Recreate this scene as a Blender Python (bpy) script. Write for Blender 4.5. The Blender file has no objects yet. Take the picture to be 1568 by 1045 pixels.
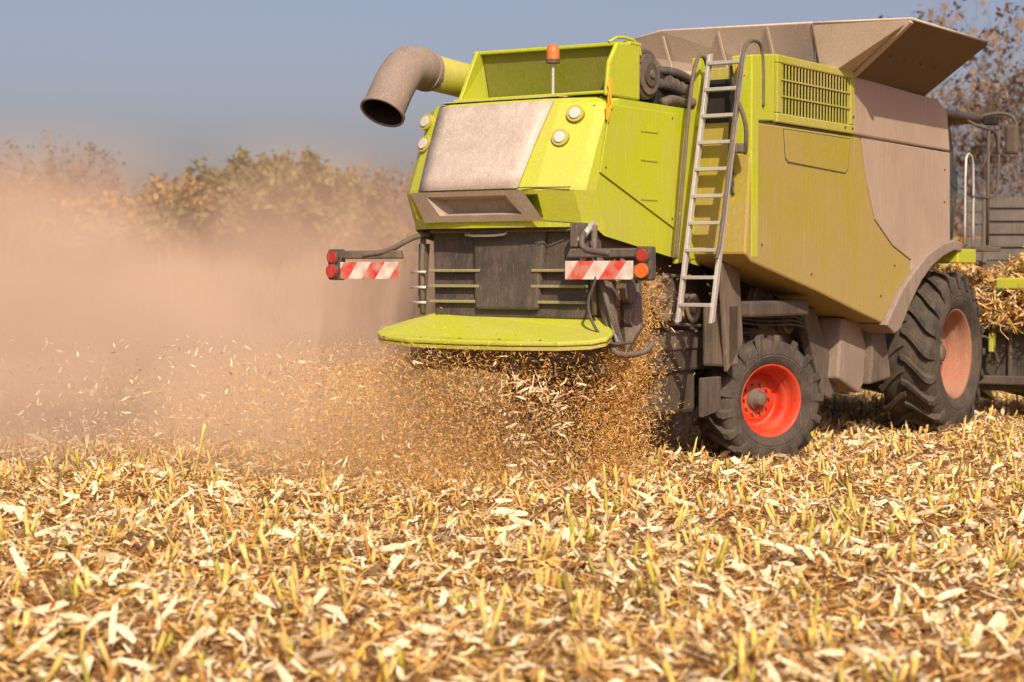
import bpy, math, random
import numpy as np
from mathutils import Vector, Matrix
rng = np.random.default_rng(7); random.seed(7)
sc = bpy.context.scene
COL = sc.collection
R = math.radians

# ------------------------------------------------------------------ materials
def nodes(name):
    m = bpy.data.materials.new(name); m.use_nodes = True
    nt = m.node_tree; nt.nodes.clear()
    out = nt.nodes.new('ShaderNodeOutputMaterial')
    return m, nt, out
def N(nt, t, **kw):
    n = nt.nodes.new(t)
    for k, v in kw.items(): setattr(n, k, v)
    return n
def noise(nt, co, scale, detail=4, rough=0.55):
    n = N(nt, 'ShaderNodeTexNoise'); n.inputs['Scale'].default_value = scale
    n.inputs['Detail'].default_value = detail; n.inputs['Roughness'].default_value = rough
    nt.links.new(co, n.inputs['Vector']); return n
def ramp(nt, fac, p0, p1, c0=(0,0,0,1), c1=(1,1,1,1)):
    r = N(nt, 'ShaderNodeValToRGB'); e = r.color_ramp.elements
    e[0].position = p0; e[1].position = p1; e[0].color = c0; e[1].color = c1
    nt.links.new(fac, r.inputs[0]); return r
def math_(nt, op, a, b=None, clamp=False):
    n = N(nt, 'ShaderNodeMath', operation=op); n.use_clamp = clamp
    for i, v in ((0, a), (1, b)):
        if v is None: continue
        if isinstance(v, (int, float)): n.inputs[i].default_value = v
        else: nt.links.new(v, n.inputs[i])
    return n.outputs[0]
def mix(nt, fac, a, b, mode='MIX'):
    m = N(nt, 'ShaderNodeMix', data_type='RGBA', blend_type=mode)
    if isinstance(fac, (int, float)): m.inputs[0].default_value = fac
    else: nt.links.new(fac, m.inputs[0])
    for i, v in ((6, a), (7, b)):
        if isinstance(v, tuple): m.inputs[i].default_value = (v + (1,))[:4]
        else: nt.links.new(v, m.inputs[i])
    return m.outputs[2]
def paint(name, base, dust=(0.36, 0.27, 0.18), amt=0.5, rough=0.45, metal=0.0, streak=True, bump=0.02, scale=1.0, zdirt=0.0, z0=1.4, z1=3.2):
    """paint with an uneven dust film: large clouds, vertical run marks, fine speckle; zdirt adds road dirt low down"""
    m, nt, out = nodes(name)
    b = N(nt, 'ShaderNodeBsdfPrincipled')
    tc = N(nt, 'ShaderNodeTexCoord')
    n1 = noise(nt, tc.outputs['Object'], 1.3*scale, 5, 0.66)
    mp = N(nt, 'ShaderNodeMapping'); mp.inputs['Scale'].default_value = (9, 9, 0.8)
    nt.links.new(tc.outputs['Object'], mp.inputs[0])
    n2 = noise(nt, mp.outputs[0], 1.7*scale, 3, 0.7)
    n3 = noise(nt, tc.outputs['Object'], 60*scale, 2, 0.65)
    s = math_(nt, 'MULTIPLY', n1.outputs[0], 0.55)
    s = math_(nt, 'ADD', s, math_(nt, 'MULTIPLY', n2.outputs[0], 0.30 if streak else 0.12))
    s = math_(nt, 'ADD', s, math_(nt, 'MULTIPLY', n3.outputs[0], 0.18))
    mid = (0.515 if streak else 0.425) + 0.10*(0.5-amt)
    if zdirt > 0:
        sp = N(nt, 'ShaderNodeSeparateXYZ'); nt.links.new(tc.outputs['Object'], sp.inputs[0])
        mr = N(nt, 'ShaderNodeMapRange'); nt.links.new(sp.outputs[2], mr.inputs[0])
        mr.inputs[1].default_value = z0; mr.inputs[2].default_value = z1; mr.inputs[3].default_value = zdirt; mr.inputs[4].default_value = 0
        s = math_(nt, 'ADD', s, mr.outputs[0])
    r = ramp(nt, s, mid-0.09, mid+0.11)
    f = math_(nt, 'MULTIPLY', r.outputs[0], min(1.0, 0.3+amt*0.7))
    col = mix(nt, f, base, dust)
    sc1 = ramp(nt, n3.outputs[0], 0.30, 0.72, (0.84,0.84,0.84,1), (1.06,1.06,1.06,1))
    col = mix(nt, 1.0, col, sc1.outputs[0], 'MULTIPLY')
    mp2 = N(nt, 'ShaderNodeMapping'); mp2.inputs['Scale'].default_value = (70, 70, 2.2); mp2.inputs['Rotation'].default_value = (0.25, 0.12, 0)
    nt.links.new(tc.outputs['Object'], mp2.inputs[0])
    n4 = noise(nt, mp2.outputs[0], 1.0, 2, 0.5); r4 = ramp(nt, n4.outputs[0], 0.62, 0.70, (0,0,0,1), (0.42,0.42,0.42,1))
    col = mix(nt, r4.outputs[0], col, tuple(min(.8, c*1.5) for c in dust))
    nt.links.new(col, b.inputs['Base Color'])
    rr = N(nt, 'ShaderNodeMapRange'); nt.links.new(r.outputs[0], rr.inputs[0])
    rr.inputs[3].default_value = rough; rr.inputs[4].default_value = min(0.95, rough+0.35)
    nt.links.new(rr.outputs[0], b.inputs['Roughness'])
    b.inputs['Metallic'].default_value = metal
    bp = N(nt, 'ShaderNodeBump'); bp.inputs['Strength'].default_value = 0.3; bp.inputs['Distance'].default_value = bump
    nt.links.new(n1.outputs[0], bp.inputs['Height']); nt.links.new(bp.outputs[0], b.inputs['Normal'])
    nt.links.new(b.outputs[0], out.inputs[0])
    return m
def attrmat(name, rough=0.8, varscale=20):
    m, nt, out = nodes(name)
    b = N(nt, 'ShaderNodeBsdfPrincipled'); b.inputs['Roughness'].default_value = rough
    b.inputs['Specular IOR Level'].default_value = 0.3
    a = N(nt, 'ShaderNodeAttribute', attribute_name='Col')
    tc = N(nt, 'ShaderNodeTexCoord')
    n = noise(nt, tc.outputs['Object'], varscale, 1)
    r = ramp(nt, n.outputs[0], 0.3, 0.7, (0.78,0.74,0.68,1), (1.08,1.08,1.08,1))
    c = mix(nt, 1.0, a.outputs['Color'], r.outputs[0], 'MULTIPLY')
    nt.links.new(c, b.inputs['Base Color'])
    nt.links.new(b.outputs[0], out.inputs[0])
    return m

LIME  = paint('lime_paint', (0.45,0.52,0.008), (0.44,0.38,0.11), 0.34, 0.36, zdirt=.06, z0=2.0)
LIMED = paint('lime_paint_dusty', (0.39,0.40,0.015), (0.44,0.34,0.16), 0.6, 0.5)
LIMEI = paint('lime_inner_panel', (0.17,0.19,0.008), (0.22,0.19,0.06), 0.45, 0.5)  # lime darkened so the tub's inner shade sits in the colour
OLIVE = paint('dusty_side_panel', (0.36,0.305,0.018), (0.38,0.265,0.11), 0.62, 0.46, zdirt=.14, z0=1.4, z1=3.0)
BEIGE = paint('beige_panel', (0.38,0.275,0.20), (0.43,0.33,0.25), 0.55, 0.5, zdirt=.05)
HOOD  = paint('dusty_hood_panel', (0.44,0.365,0.30), (0.60,0.52,0.45), 0.65, 0.42, scale=1.3)
CHIN  = paint('chin_panel', (0.33,0.26,0.20), (0.44,0.36,0.29), 0.6, 0.5, scale=1.2)
TANK  = paint('tank_sheet', (0.47,0.39,0.30), (0.54,0.45,0.36), 0.5, 0.5)
TANKD = paint('tank_sheet_shaded', (0.12,0.082,0.042), (0.18,0.125,0.065), 0.5, 0.6)  # tank sheet darkened; the flap's shaded underside is put into the colour
DARK  = paint('dark_grey_plastic', (0.056,0.047,0.040), (0.16,0.12,0.085), 0.5, 0.55)
FRAME = paint('chassis_grey', (0.09,0.074,0.060), (0.24,0.175,0.12), 0.5, 0.6)
RIBM  = paint('door_rib_dusty', (0.28,0.25,0.10), (0.34,0.27,0.16), 0.5, 0.6)
BLACK = paint('black_interior', (0.012,0.011,0.010), (0.04,0.03,0.025), 0.2, 0.7)
RUB   = paint('tyre_rubber', (0.032,0.028,0.025), (0.15,0.11,0.075), 0.5, 0.8, streak=False, scale=3)
ALU   = paint('ladder_aluminium', (0.60,0.58,0.56), (0.42,0.36,0.30), 0.3, 0.35, metal=0.4)
TUBEG = paint('spout_rubber', (0.22,0.17,0.14), (0.33,0.26,0.20), 0.5, 0.7)
RED   = paint('red_rim', (0.58,0.035,0.010), (0.45,0.14,0.06), 0.22, 0.42, streak=False, scale=2)
RIMB  = paint('dusty_rim', (0.32,0.10,0.05), (0.34,0.20,0.13), 0.75, 0.6, streak=False)
HOSE  = paint('rubber_hose', (0.05,0.045,0.04), (0.16,0.13,0.1), 0.4, 0.6)
WHITE = paint('lamp_lens', (0.6,0.58,0.54), (0.5,0.45,0.38), 0.3, 0.3)
ORANGE= paint('amber_lens', (0.70,0.14,0.02), (0.6,0.25,0.08), 0.2, 0.3)
REDL  = paint('red_lens', (0.40,0.02,0.015), (0.4,0.12,0.07), 0.3, 0.3)
YEL   = paint('yellow_tag', (0.8,0.42,0.01), (0.6,0.4,0.1), 0.2, 0.5)
WOOD  = paint('weathered_boards', (0.10,0.085,0.072), (0.20,0.165,0.135), 0.6, 0.85, scale=2)
STRAW = attrmat('maize_residue')
GLASS = paint('tinted_glass', (0.03,0.035,0.04), (0.2,0.16,0.12), 0.3, 0.1)

def stripes():
    m, nt, out = nodes('red_white_reflector')
    b = N(nt, 'ShaderNodeBsdfPrincipled'); b.inputs['Roughness'].default_value = 0.4
    tc = N(nt, 'ShaderNodeTexCoord'); s = N(nt, 'ShaderNodeSeparateXYZ'); nt.links.new(tc.outputs['Object'], s.inputs[0])
    ad = math_(nt,'ADD', s.outputs[0], math_(nt,'MULTIPLY', s.outputs[2], -0.75))
    fr = math_(nt,'FRACT', math_(nt,'MULTIPLY', ad, 2.9))
    gt = math_(nt,'GREATER_THAN', fr, 0.5)
    n = noise(nt, tc.outputs['Object'], 8, 4); r = ramp(nt, n.outputs[0], 0.35, 0.75)
    c = mix(nt, gt, (0.74,0.68,0.60), (0.60,0.03,0.02))
    c = mix(nt, r.outputs[0], c, (0.5,0.34,0.26))
    nt.links.new(c, b.inputs['Base Color']); nt.links.new(b.outputs[0], out.inputs[0]); return m
STRIPE = stripes()

# ------------------------------------------------------------------ mesh helpers
import bmesh
def empty(name, loc=(0,0,0), rz=0.0):
    e = bpy.data.objects.new(name, None); e.location = loc; e.rotation_euler = (0,0,rz); COL.objects.link(e); return e
def mesh(name, v, f, mat, parent=None, smooth=False, bevel=0.0, loc=None, rot=None):
    me = bpy.data.meshes.new(name); me.from_pydata([tuple(p) for p in v], [], [tuple(q) for q in f])
    me.materials.append(mat); me.update()
    bm = bmesh.new(); bm.from_mesh(me); bmesh.ops.recalc_face_normals(bm, faces=bm.faces); bm.to_mesh(me); bm.free()
    o = bpy.data.objects.new(name, me); COL.objects.link(o)
    if parent: o.parent = parent
    if loc: o.location = loc
    if rot: o.rotation_euler = rot
    if smooth:
        for p in me.polygons: p.use_smooth = True
    if bevel > 0:
        b = o.modifiers.new('bevel', 'BEVEL'); b.width = bevel; b.segments = 2; b.limit_method = 'ANGLE'; b.angle_limit = R(30)
    return o
HF = [(0,3,2,1),(4,5,6,7),(0,1,5,4),(1,2,6,5),(2,3,7,6),(3,0,4,7)]
def box(name, lo, hi, mat, parent, bevel=0.01, **k):
    x0,y0,z0 = lo; x1,y1,z1 = hi
    v = [(x0,y0,z0),(x1,y0,z0),(x1,y1,z0),(x0,y1,z0),(x0,y0,z1),(x1,y0,z1),(x1,y1,z1),(x0,y1,z1)]
    return mesh(name, v, HF, mat, parent, bevel=bevel, **k)
def hexa(name, v8, mat, parent, bevel=0.01):
    return mesh(name, v8, HF, mat, parent, bevel=bevel)
def prism(name, poly, x0, x1, mat, parent, bevel=0.015):
    n = len(poly)
    v = [(x0,y,z) for y,z in poly] + [(x1,y,z) for y,z in poly]
    f = [tuple(range(n))[::-1], tuple(range(n,2*n))] + [(i,(i+1)%n,n+(i+1)%n,n+i) for i in range(n)]
    return mesh(name, v, f, mat, parent, bevel=bevel)
def slab(name, pts, off, mat, parent, bevel=0.006):
    n = len(pts); off = Vector(off)
    v = [Vector(p) for p in pts] + [Vector(p)+off for p in pts]
    f = [tuple(range(n))[::-1], tuple(range(n,2*n))] + [(i,(i+1)%n,n+(i+1)%n,n+i) for i in range(n)]
    return mesh(name, v, f, mat, parent, bevel=bevel)
def sweepdata(path, rad, n=10, cap=True):
    P = [Vector(p) for p in path]; rs = rad if isinstance(rad, (list,tuple)) else [rad]*len(P)
    v=[]; f=[]; ref=None
    for i,p in enumerate(P):
        d = (P[min(i+1,len(P)-1)]-P[max(i-1,0)]).normalized()
        if ref is None:
            ref = Vector((0,0,1)) if abs(d.z)<0.9 else Vector((1,0,0))
        a = (ref - d*ref.dot(d)).normalized(); b = d.cross(a); ref = a
        for k in range(n):
            t = 2*math.pi*k/n
            v.append(p + (a*math.cos(t)+b*math.sin(t))*rs[i])
    for i in range(len(P)-1):
        for k in range(n):
            f.append((i*n+k, i*n+(k+1)%n, (i+1)*n+(k+1)%n, (i+1)*n+k))
    if cap:
        f.append(tuple(range(n))[::-1]); f.append(tuple((len(P)-1)*n+k for k in range(n)))
    return v,f
def tube(name, path, rad, mat, parent, n=12, cap=True, smooth=True):
    v,f = sweepdata(path, rad, n, cap)
    return mesh(name, v, f, mat, parent, smooth=smooth)
def smoothpath(pts, it=2):
    P=[Vector(p) for p in pts]
    for _ in range(it):
        Q=[P[0]]
        for i in range(len(P)-1):
            Q += [P[i]*0.75+P[i+1]*0.25, P[i]*0.25+P[i+1]*0.75]
        Q.append(P[-1]); P=Q
    return P
def lathe(name, prof, mat, parent, n=72, loc=None, rot=None, smooth=True):
    v=[];f=[];m=len(prof)
    for k in range(n):
        t=2*math.pi*k/n; c,s=math.cos(t),math.sin(t)
        for x,r in prof: v.append((x,r*c,r*s))
    for k in range(n):
        k2=(k+1)%n
        for i in range(m-1): f.append((k*m+i,k*m+i+1,k2*m+i+1,k2*m+i))
    return mesh(name,v,f,mat,parent,smooth=smooth,loc=loc,rot=rot)
def cyl(name, c, axis, r, h, mat, parent, n=28, bevel=0.005):
    c=Vector(c); a=Vector(axis).normalized()
    v,f = sweepdata([c-a*h/2, c+a*h/2], r, n)
    return mesh(name,v,f,mat,parent,bevel=bevel)

def fastmesh(name, V, quads, mat, cols=None, mat2=None, midx=None, parent=None, smooth=False):
    me = bpy.data.meshes.new(name)
    nv=len(V); nq=len(quads)
    me.vertices.add(nv); me.vertices.foreach_set('co', V.astype(np.float32).ravel())
    me.loops.add(nq*4); me.loops.foreach_set('vertex_index', quads.astype(np.int32).ravel())
    me.polygons.add(nq); me.polygons.foreach_set('loop_start', np.arange(0,nq*4,4,dtype=np.int32))
    try: me.polygons.foreach_set('loop_total', np.full(nq,4,dtype=np.int32))
    except Exception: pass
    me.materials.append(mat)
    if mat2: me.materials.append(mat2)
    if midx is not None: me.polygons.foreach_set('material_index', midx.astype(np.int32))
    me.update(calc_edges=True)
    if cols is not None:
        a = me.color_attributes.new('Col','FLOAT_COLOR','POINT')
        c4 = np.ones((nv,4),dtype=np.float32); c4[:,:3]=cols
        a.data.foreach_set('color', c4.ravel())
    me.validate()
    o=bpy.data.objects.new(name,me); COL.objects.link(o)
    if parent: o.parent=parent
    return o

def flakes(P, L, W, yaw, pit, rol, curl, col):
    n=len(P); s=np.array([-.5,0,.5])
    wf=np.stack([rng.uniform(.25,1.0,n),np.ones(n),rng.uniform(.2,.9,n)],-1)
    sk=rng.normal(0,.12,(n,3)); 
    loc=np.zeros((n,6,3))
    for i in range(3):
        for j,sg in enumerate((-1,1)):
            loc[:,i*2+j,0]=s[i]*L+ (sg*W*rng.normal(0,.35,n) if i!=1 else 0); loc[:,i*2+j,1]=sg*W*wf[:,i]*.5+sk[:,i]*W*(i!=1)
            loc[:,i*2+j,2]=(curl*L if i==1 else 0) + (abs(curl)*W*.5)
    c,sn=np.cos(rol)[:,None],np.sin(rol)[:,None]; y,z=loc[:,:,1].copy(),loc[:,:,2].copy()
    loc[:,:,1]=y*c-z*sn; loc[:,:,2]=y*sn+z*c
    c,sn=np.cos(pit)[:,None],np.sin(pit)[:,None]; x,z=loc[:,:,0].copy(),loc[:,:,2].copy()
    loc[:,:,0]=x*c-z*sn; loc[:,:,2]=x*sn+z*c
    c,sn=np.cos(yaw)[:,None],np.sin(yaw)[:,None]; x,y=loc[:,:,0].copy(),loc[:,:,1].copy()
    loc[:,:,0]=x*c-y*sn; loc[:,:,1]=x*sn+y*c
    V=(loc+P[:,None,:]).reshape(-1,3)
    b=(np.arange(n)*6)[:,None,None]
    q=np.array([[0,1,3,2],[2,3,5,4]])[None]+b
    return V, q.reshape(-1,4), np.repeat(col,6,axis=0)

pal = np.array([[.88,.67,.36],[.84,.57,.24],[.78,.48,.14],[.66,.36,.09],[.46,.22,.055],[.90,.78,.56],[.56,.46,.09],[.26,.12,.045],[.78,.50,.07]])
pw  = np.array([.19,.21,.18,.13,.09,.08,.03,.04,.05]); pw=pw/pw.sum()
def pick(n, p=pw):
    c=pal[rng.choice(len(pal),n,p=p)]
    return np.clip(c*rng.uniform(.78,1.08,(n,1)),0,.92)

# ------------------------------------------------------------------ ground
def gz(x,y):
    return 0.025*np.sin(x*1.3+0.7*np.sin(y*.9))+0.02*np.sin(y*2.1+x*.6)+0.015*np.sin(x*3.7-y*2.9)
ts=np.linspace(-1,1,221)
xs=np.sinh(ts*5.2)/np.sinh(5.2)*900
ys=18+np.sinh(ts*5.2)/np.sinh(5.2)*1200
X,Y=np.meshgrid(xs,ys); Z=gz(X,Y)*np.exp(-((X**2+(Y-18)**2)/60**2))
V=np.stack([X,Y,Z],-1).reshape(-1,3); n=len(ts)
i,j=np.meshgrid(np.arange(n-1),np.arange(n-1),indexing='ij'); b=(i*n+j).ravel()
q=np.stack([b,b+1,b+n+1,b+n],-1)
m,nt,out=nodes('stubble_soil')
bs=N(nt,'ShaderNodeBsdfPrincipled'); bs.inputs['Roughness'].default_value=.95
tc=N(nt,'ShaderNodeTexCoord')
vo=N(nt,'ShaderNodeTexVoronoi'); vo.inputs['Scale'].default_value=26; vo.inputs['Randomness'].default_value=1
nz=noise(nt,tc.outputs['Object'],9,3,.7)
wv=mix(nt,0.12,tc.outputs['Object'],nz.outputs['Color'],'ADD')
nt.links.new(wv,vo.inputs['Vector'])
r1=ramp(nt,vo.outputs['Color'],.2,.9,(.13,.05,.013,1),(.64,.39,.13,1))
e=r1.color_ramp.elements.new(.5); e.color=(.38,.18,.045,1)
n2=noise(nt,tc.outputs['Object'],.25,3,.6); r2=ramp(nt,n2.outputs[0],.3,.7,(.75,.68,.6,1),(1.05,1,1,1))
c=mix(nt,1.0,r1.outputs[0],r2.outputs[0],'MULTIPLY')
nt.links.new(c,bs.inputs['Base Color'])
bp=N(nt,'ShaderNodeBump'); bp.inputs['Distance'].default_value=.06; nt.links.new(vo.outputs['Distance'],bp.inputs['Height']); nt.links.new(bp.outputs[0],bs.inputs['Normal'])
nt.links.new(bs.outputs[0],out.inputs[0])
g=fastmesh('stubble_field_ground',V,q,m)
for p in g.data.polygons: p.use_smooth=True

def carpet(n, d0, d1, power):
    uu=rng.random(n)
    d=(d0**power+uu*(d1**power-d0**power))**(1/power)
    x=rng.uniform(-1,1,n)*(0.34*d+1.2)
    return x,d
Vs=[];Qs=[];Cs=[];off=0
def addset(V,q,c):
    global off
    Vs.append(V);Qs.append(q+off);Cs.append(c);off+=len(V)
def layer(n,d0,d1,power,Lr,Wr,zr,pr,colf=pick,curl=.12,clump=0.0):
    x,y=carpet(n,d0,d1,power)
    if clump>0:
        keep=rng.random(n)<(1-clump+clump*(.5+.5*np.sin(x*2.3+np.sin(y*1.7)*2.5)*np.sin(y*1.9-x*.8+2*np.sin(x*.6))))
        x=x[keep]; y=y[keep]; n=len(x)
    L=rng.uniform(*Lr,n)*(1+np.maximum(0,y-20)*.02); W=rng.uniform(*Wr,n)*(1+np.maximum(0,y-20)*.02)
    pit=rng.normal(0,pr,n); 
    hump=.5+.5*np.sin(x*5.1+np.sin(y*3.3)*2)*np.sin(y*4.3+x)   # loose heaps
    z=gz(x,y)+rng.uniform(*zr,n)*(.5+hump)+np.abs(np.sin(pit))*L*.35
    cc=colf(n)*(.88+.18*hump)[:,None]  # hollows darker, heap tops lighter: depth shading put into the flake colour
    V,q,c=flakes(np.stack([x,y,z],-1),L,W,rng.uniform(0,6.283,n),pit,rng.normal(0,.7,n),rng.normal(0,curl,n),np.clip(cc,0,.92))
    addset(V,q,c)
def bright(n):
    return np.clip(np.array([[.93,.78,.52]])*rng.uniform(.78,1.0,(n,1)),0,.93)
layer(85000,6.5,45,1.35,(.02,.07),(.005,.018),(0,.03),.3,lambda n:pick(n)*.85)  # bottom layer darkened to stand for shadow between the flakes
layer(78000,6.5,45,1.3,(.05,.13),(.008,.026),(.01,.06),.35)
layer(46000,6.5,40,1.2,(.08,.24),(.004,.011),(.02,.09),.38)
layer(15000,6.5,38,1.2,(.05,.16),(.015,.042),(.03,.08),.45,bright,.2,.6)
layer(2600,6.5,32,1.2,(.12,.24),(.035,.065),(.04,.09),.40,bright,.2,.5)
layer(9000,6.5,38,1.2,(.03,.09),(.012,.03),(.04,.08),.6,bright,.25,.4)
layer(5500,6.5,38,1.2,(.05,.12),(.012,.04),(.03,.07),.5,lambda n: pick(n,np.array([0,0,0,.1,.4,0,.1,.4,0])))
fastmesh('maize_residue',np.concatenate(Vs),np.concatenate(Qs),STRAW,np.concatenate(Cs))

# stubble stalks in rows parallel to the travel direction
TH=R(34); rv=np.array([math.cos(TH),-math.sin(TH)]); uv=np.array([math.sin(TH),math.cos(TH)]); O=np.array([1.73,20.38])
def m2w(X,Y): return O[0]+X*rv[0]+Y*uv[0], O[1]+X*rv[1]+Y*uv[1]
SV=[];SQ=[];SC=[];so=0
def stalk(x_,y_,h,r0,lean,base):
    global so
    z0=float(gz(x_,y_))-.02
    k=6; ang=np.arange(k)*2*math.pi/k
    for lv,(t,rr) in enumerate(((0,1.35),(.45,1),(.5,1.25),(.55,.95),(1,.95),(1,.05))):
        cx=x_+lean[0]*t; cy=y_+lean[1]*t; cz=z0+h*t
        jag=(rng.uniform(-.03,.03,k) if lv==4 else np.zeros(k))
        SV.append(np.stack([cx+np.cos(ang)*r0*rr,cy+np.sin(ang)*r0*rr,cz+jag-(.01 if lv==5 else 0)],-1))
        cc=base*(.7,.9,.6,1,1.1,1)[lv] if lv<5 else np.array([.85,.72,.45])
        SC.append(np.tile(cc,(k,1)))
    for lv in range(5):
        for a in range(k):
            SQ.append((so+lv*k+a,so+lv*k+(a+1)%k,so+(lv+1)*k+(a+1)%k,so+(lv+1)*k+a))
    so+=6*k
LV=[]
for row in range(-40,40):
    Xr=row*.72+.2
    for Yp in np.arange(-20,30,.19):
        if rng.random()<.30: continue
        x,y=m2w(Xr+rng.normal(0,.06),Yp+rng.normal(0,.05))
        if y<6.5 or y>38 or abs(x)>.36*y+1.5: continue
        if math.hypot(x-1.73,y-20.38)<1.0: continue
        sub=rng.choice((1,2,3,4),p=[.5,.3,.14,.06])
        for _ in range(sub):
            x_=x+rng.normal(0,.035)*(sub>1); y_=y+rng.normal(0,.035)*(sub>1)
            h=rng.uniform(.11,.20) if rng.random()<.88 else rng.uniform(.20,.32)
            base=np.array([[.62,.46,.12],[.72,.50,.17],[.38,.34,.045],[.50,.26,.07],[.24,.17,.04]][rng.choice(5,p=[.30,.33,.15,.15,.07])])*rng.uniform(.8,1.1)
            stalk(x_,y_,h,rng.uniform(.011,.019),rng.normal(0,.30,2)*h,base)
        if rng.random()<.45: LV.append((x,y))
stalk(-3.05,17.4,.55,.012,np.array([.12,0]),np.array([.62,.50,.12]))
stalk(-3.12,17.35,.36,.013,np.array([-.05,0]),np.array([.55,.45,.16]))
LVa=np.array(LV); n=len(LVa)
V,q,c=flakes(np.stack([LVa[:,0]+rng.normal(0,.02,n),LVa[:,1]+rng.normal(0,.02,n),gz(LVa[:,0],LVa[:,1])+rng.uniform(.05,.15,n)],-1),rng.uniform(.10,.22,n),rng.uniform(.012,.03,n),rng.uniform(0,6.28,n),rng.normal(.9,.4,n),rng.normal(0,.8,n),rng.normal(0,.25,n),pick(n))
SV.append(V);SC.append(c); SQa=np.concatenate([np.array(SQ),q+so])
fastmesh('maize_stubble',np.concatenate(SV),SQa,STRAW,np.concatenate(SC))

# ------------------------------------------------------------------ COMBINE
C=empty('combine_harvester',(1.73,20.38,0),-TH)
def yc(z):
    zs=[2.47,2.79,3.2,3.66]; v=[-3.50,-3.65,-3.46,-3.22]
    return float(np.interp(z,zs,v))
levels=[2.44,2.49,2.53,2.545,2.73,2.745,2.78,2.82,2.95,3.2,3.45,3.62,3.67]
def outline(z):
    y=yc(z); t=.04 if z>3.64 else 0
    return [(-1.05,-1.2),(-1.05,y+.36),(-1.03+t/2,y+.22+t),(-.90,y+.10+t),(-.70,y+.02+t),(-.2,y-.01+t),(.4,y+t),(.62,y+.04+t),(.95-t/2,y+.17+t),(1.03-t/2,y+.26+t),(1.05,y+.40),(1.05,-1.2)]
v=[];f=[]
for z in levels:
    for k,(x,y) in enumerate(outline(z)):
        zz=z
        if z==2.44 and y>-3: zz=2.08
        if z==2.44 and k in(1,10): zz=2.36
        if 2.54<z<2.74 and 4<=k<=6: y+=.22
        v.append((x,y,zz))
n=12
for a in range(len(levels)-1):
    for k in range(n-1): f.append((a*n+k,a*n+k+1,(a+1)*n+k+1,(a+1)*n+k))
f.append(tuple((len(levels)-1)*n+k for k in range(n)))
mesh('rear_hood',v,f,LIME,C)
v=[];f=[];cols=9
zl=[2.80,2.95,3.1,3.2,3.35,3.5,3.64]
for z in zl:
    t=(z-2.8)/.84; xl=-.73-.07*t; xr=.44+.12*t
    for k in range(cols):
        x=xl+(xr-xl)*k/(cols-1)
        pts=outline(z); y=np.interp(x,[p[0] for p in pts[2:10]],[p[1] for p in pts[2:10]])
        v.append((x,y-.018,z))
for a in range(len(zl)-1):
    for k in range(cols-1): f.append((a*cols+k,a*cols+k+1,(a+1)*cols+k+1,(a+1)*cols+k))
o=mesh('hood_centre_panel',v,f,HOOD,C,smooth=True); s=o.modifiers.new('s','SOLIDIFY'); s.thickness=.012; s.offset=0
slab('hood_top_panel',[(-.82,-3.17,3.685),(.58,-3.17,3.685),(.62,-2.95,3.69),(-.86,-2.95,3.69)],(0,0,.01),HOOD,C)
def cp(x,z,dy=0): return (x,np.interp(z,[2.5,2.79],[-3.545,-3.675])+dy,z)
outer=[cp(-.80,2.785),cp(.50,2.785),cp(.66,2.50),cp(-.72,2.50)]
inner=[cp(-.62,2.74),cp(.30,2.74),cp(.44,2.56),cp(-.52,2.56)]
deep=[cp(-.50,2.71,.13),cp(.20,2.71,.13),cp(.28,2.60,.13),cp(-.42,2.60,.13)]
v=outer+inner+deep; f=[]
for k in range(4):
    f.append((k,(k+1)%4,4+(k+1)%4,4+k)); f.append((4+k,4+(k+1)%4,8+(k+1)%4,8+k))
f.append((8,9,10,11))
mesh('hood_chin_panel',v,f,CHIN,C)
slab('hood_lower_seam',[(.66,-3.545,2.49),(.93,-3.40,2.47),(.93,-3.40,2.482),(.66,-3.545,2.502)],(0,-.006,0),DARK,C,0)
slab('hood_upper_seam',[(.455,-3.66,2.80),(.93,-3.508,2.80),(.93,-3.508,2.81),(.455,-3.66,2.81)],(0,-.008,0),DARK,C,0)
slab('rear_side_panel',[(1.055,-3.20,2.95),(1.055,-3.02,3.60),(1.055,-1.75,3.60),(1.055,-1.75,2.45)],(.012,0,0),LIME,C)
for z in (2.72,3.1,3.38):
    box('panel_slot',(1.068,-2.45,z),(1.074,-2.12,z+.012),LIMED,C,0)
for (y,z) in ((-3.0,3.55),(-1.82,3.55),(-1.82,2.55),(-3.1,3.0)): cyl('panel_screw',(1.068,y,z),(1,0,0),.012,.008,DARK,C,8,0)
for sx in (1,-1):
    for (x,y,z) in ((.80,-3.20,3.50),(.72,-3.34,3.27)):
        xx=x if sx>0 else -x-.13
        cyl('lamp_bezel',(xx,y,z),(0.25*sx,-1,.3),.085,.09,LIMED,C)
        cyl('lamp_lens',(xx+.012*sx,y-.048,z+.013),(0.25*sx,-1,.3),.055,.02,WHITE,C)
# --- lower rear door ---
slab('chopper_door',[(-.82,-3.28,2.46),(.98,-3.28,2.46),(1.05,-3.36,1.58),(-.74,-3.36,1.58)],(0,.25,0),DARK,C,.02)
slab('chopper_door_bulge',[(-.30,-3.34,2.44),(.55,-3.34,2.44),(.50,-3.42,1.66),(-.22,-3.42,1.66)],(0,.1,0),DARK,C,.03)
slab('door_top_lip',[(-.8,-3.36,2.40),(.96,-3.36,2.40),(.96,-3.36,2.44),(-.8,-3.36,2.44)],(0,.08,0),FRAME,C,.01)
for i,z in enumerate((2.02,1.87,1.72)):
    for (a,b) in ((-.78,-.18),(.42,1.02)):
        slab('door_rib',[(a,-3.40,z),(b,-3.40,z),(b,-3.40,z+.028),(a,-3.40,z+.028)],(0,.08,0),RIBM,C,.006)
tube('door_handle',smoothpath([(-.33,-3.34,2.41),(-.33,-3.43,2.37),(.12,-3.43,2.37),(.12,-3.34,2.41)],1),.014,ALU,C)
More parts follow.
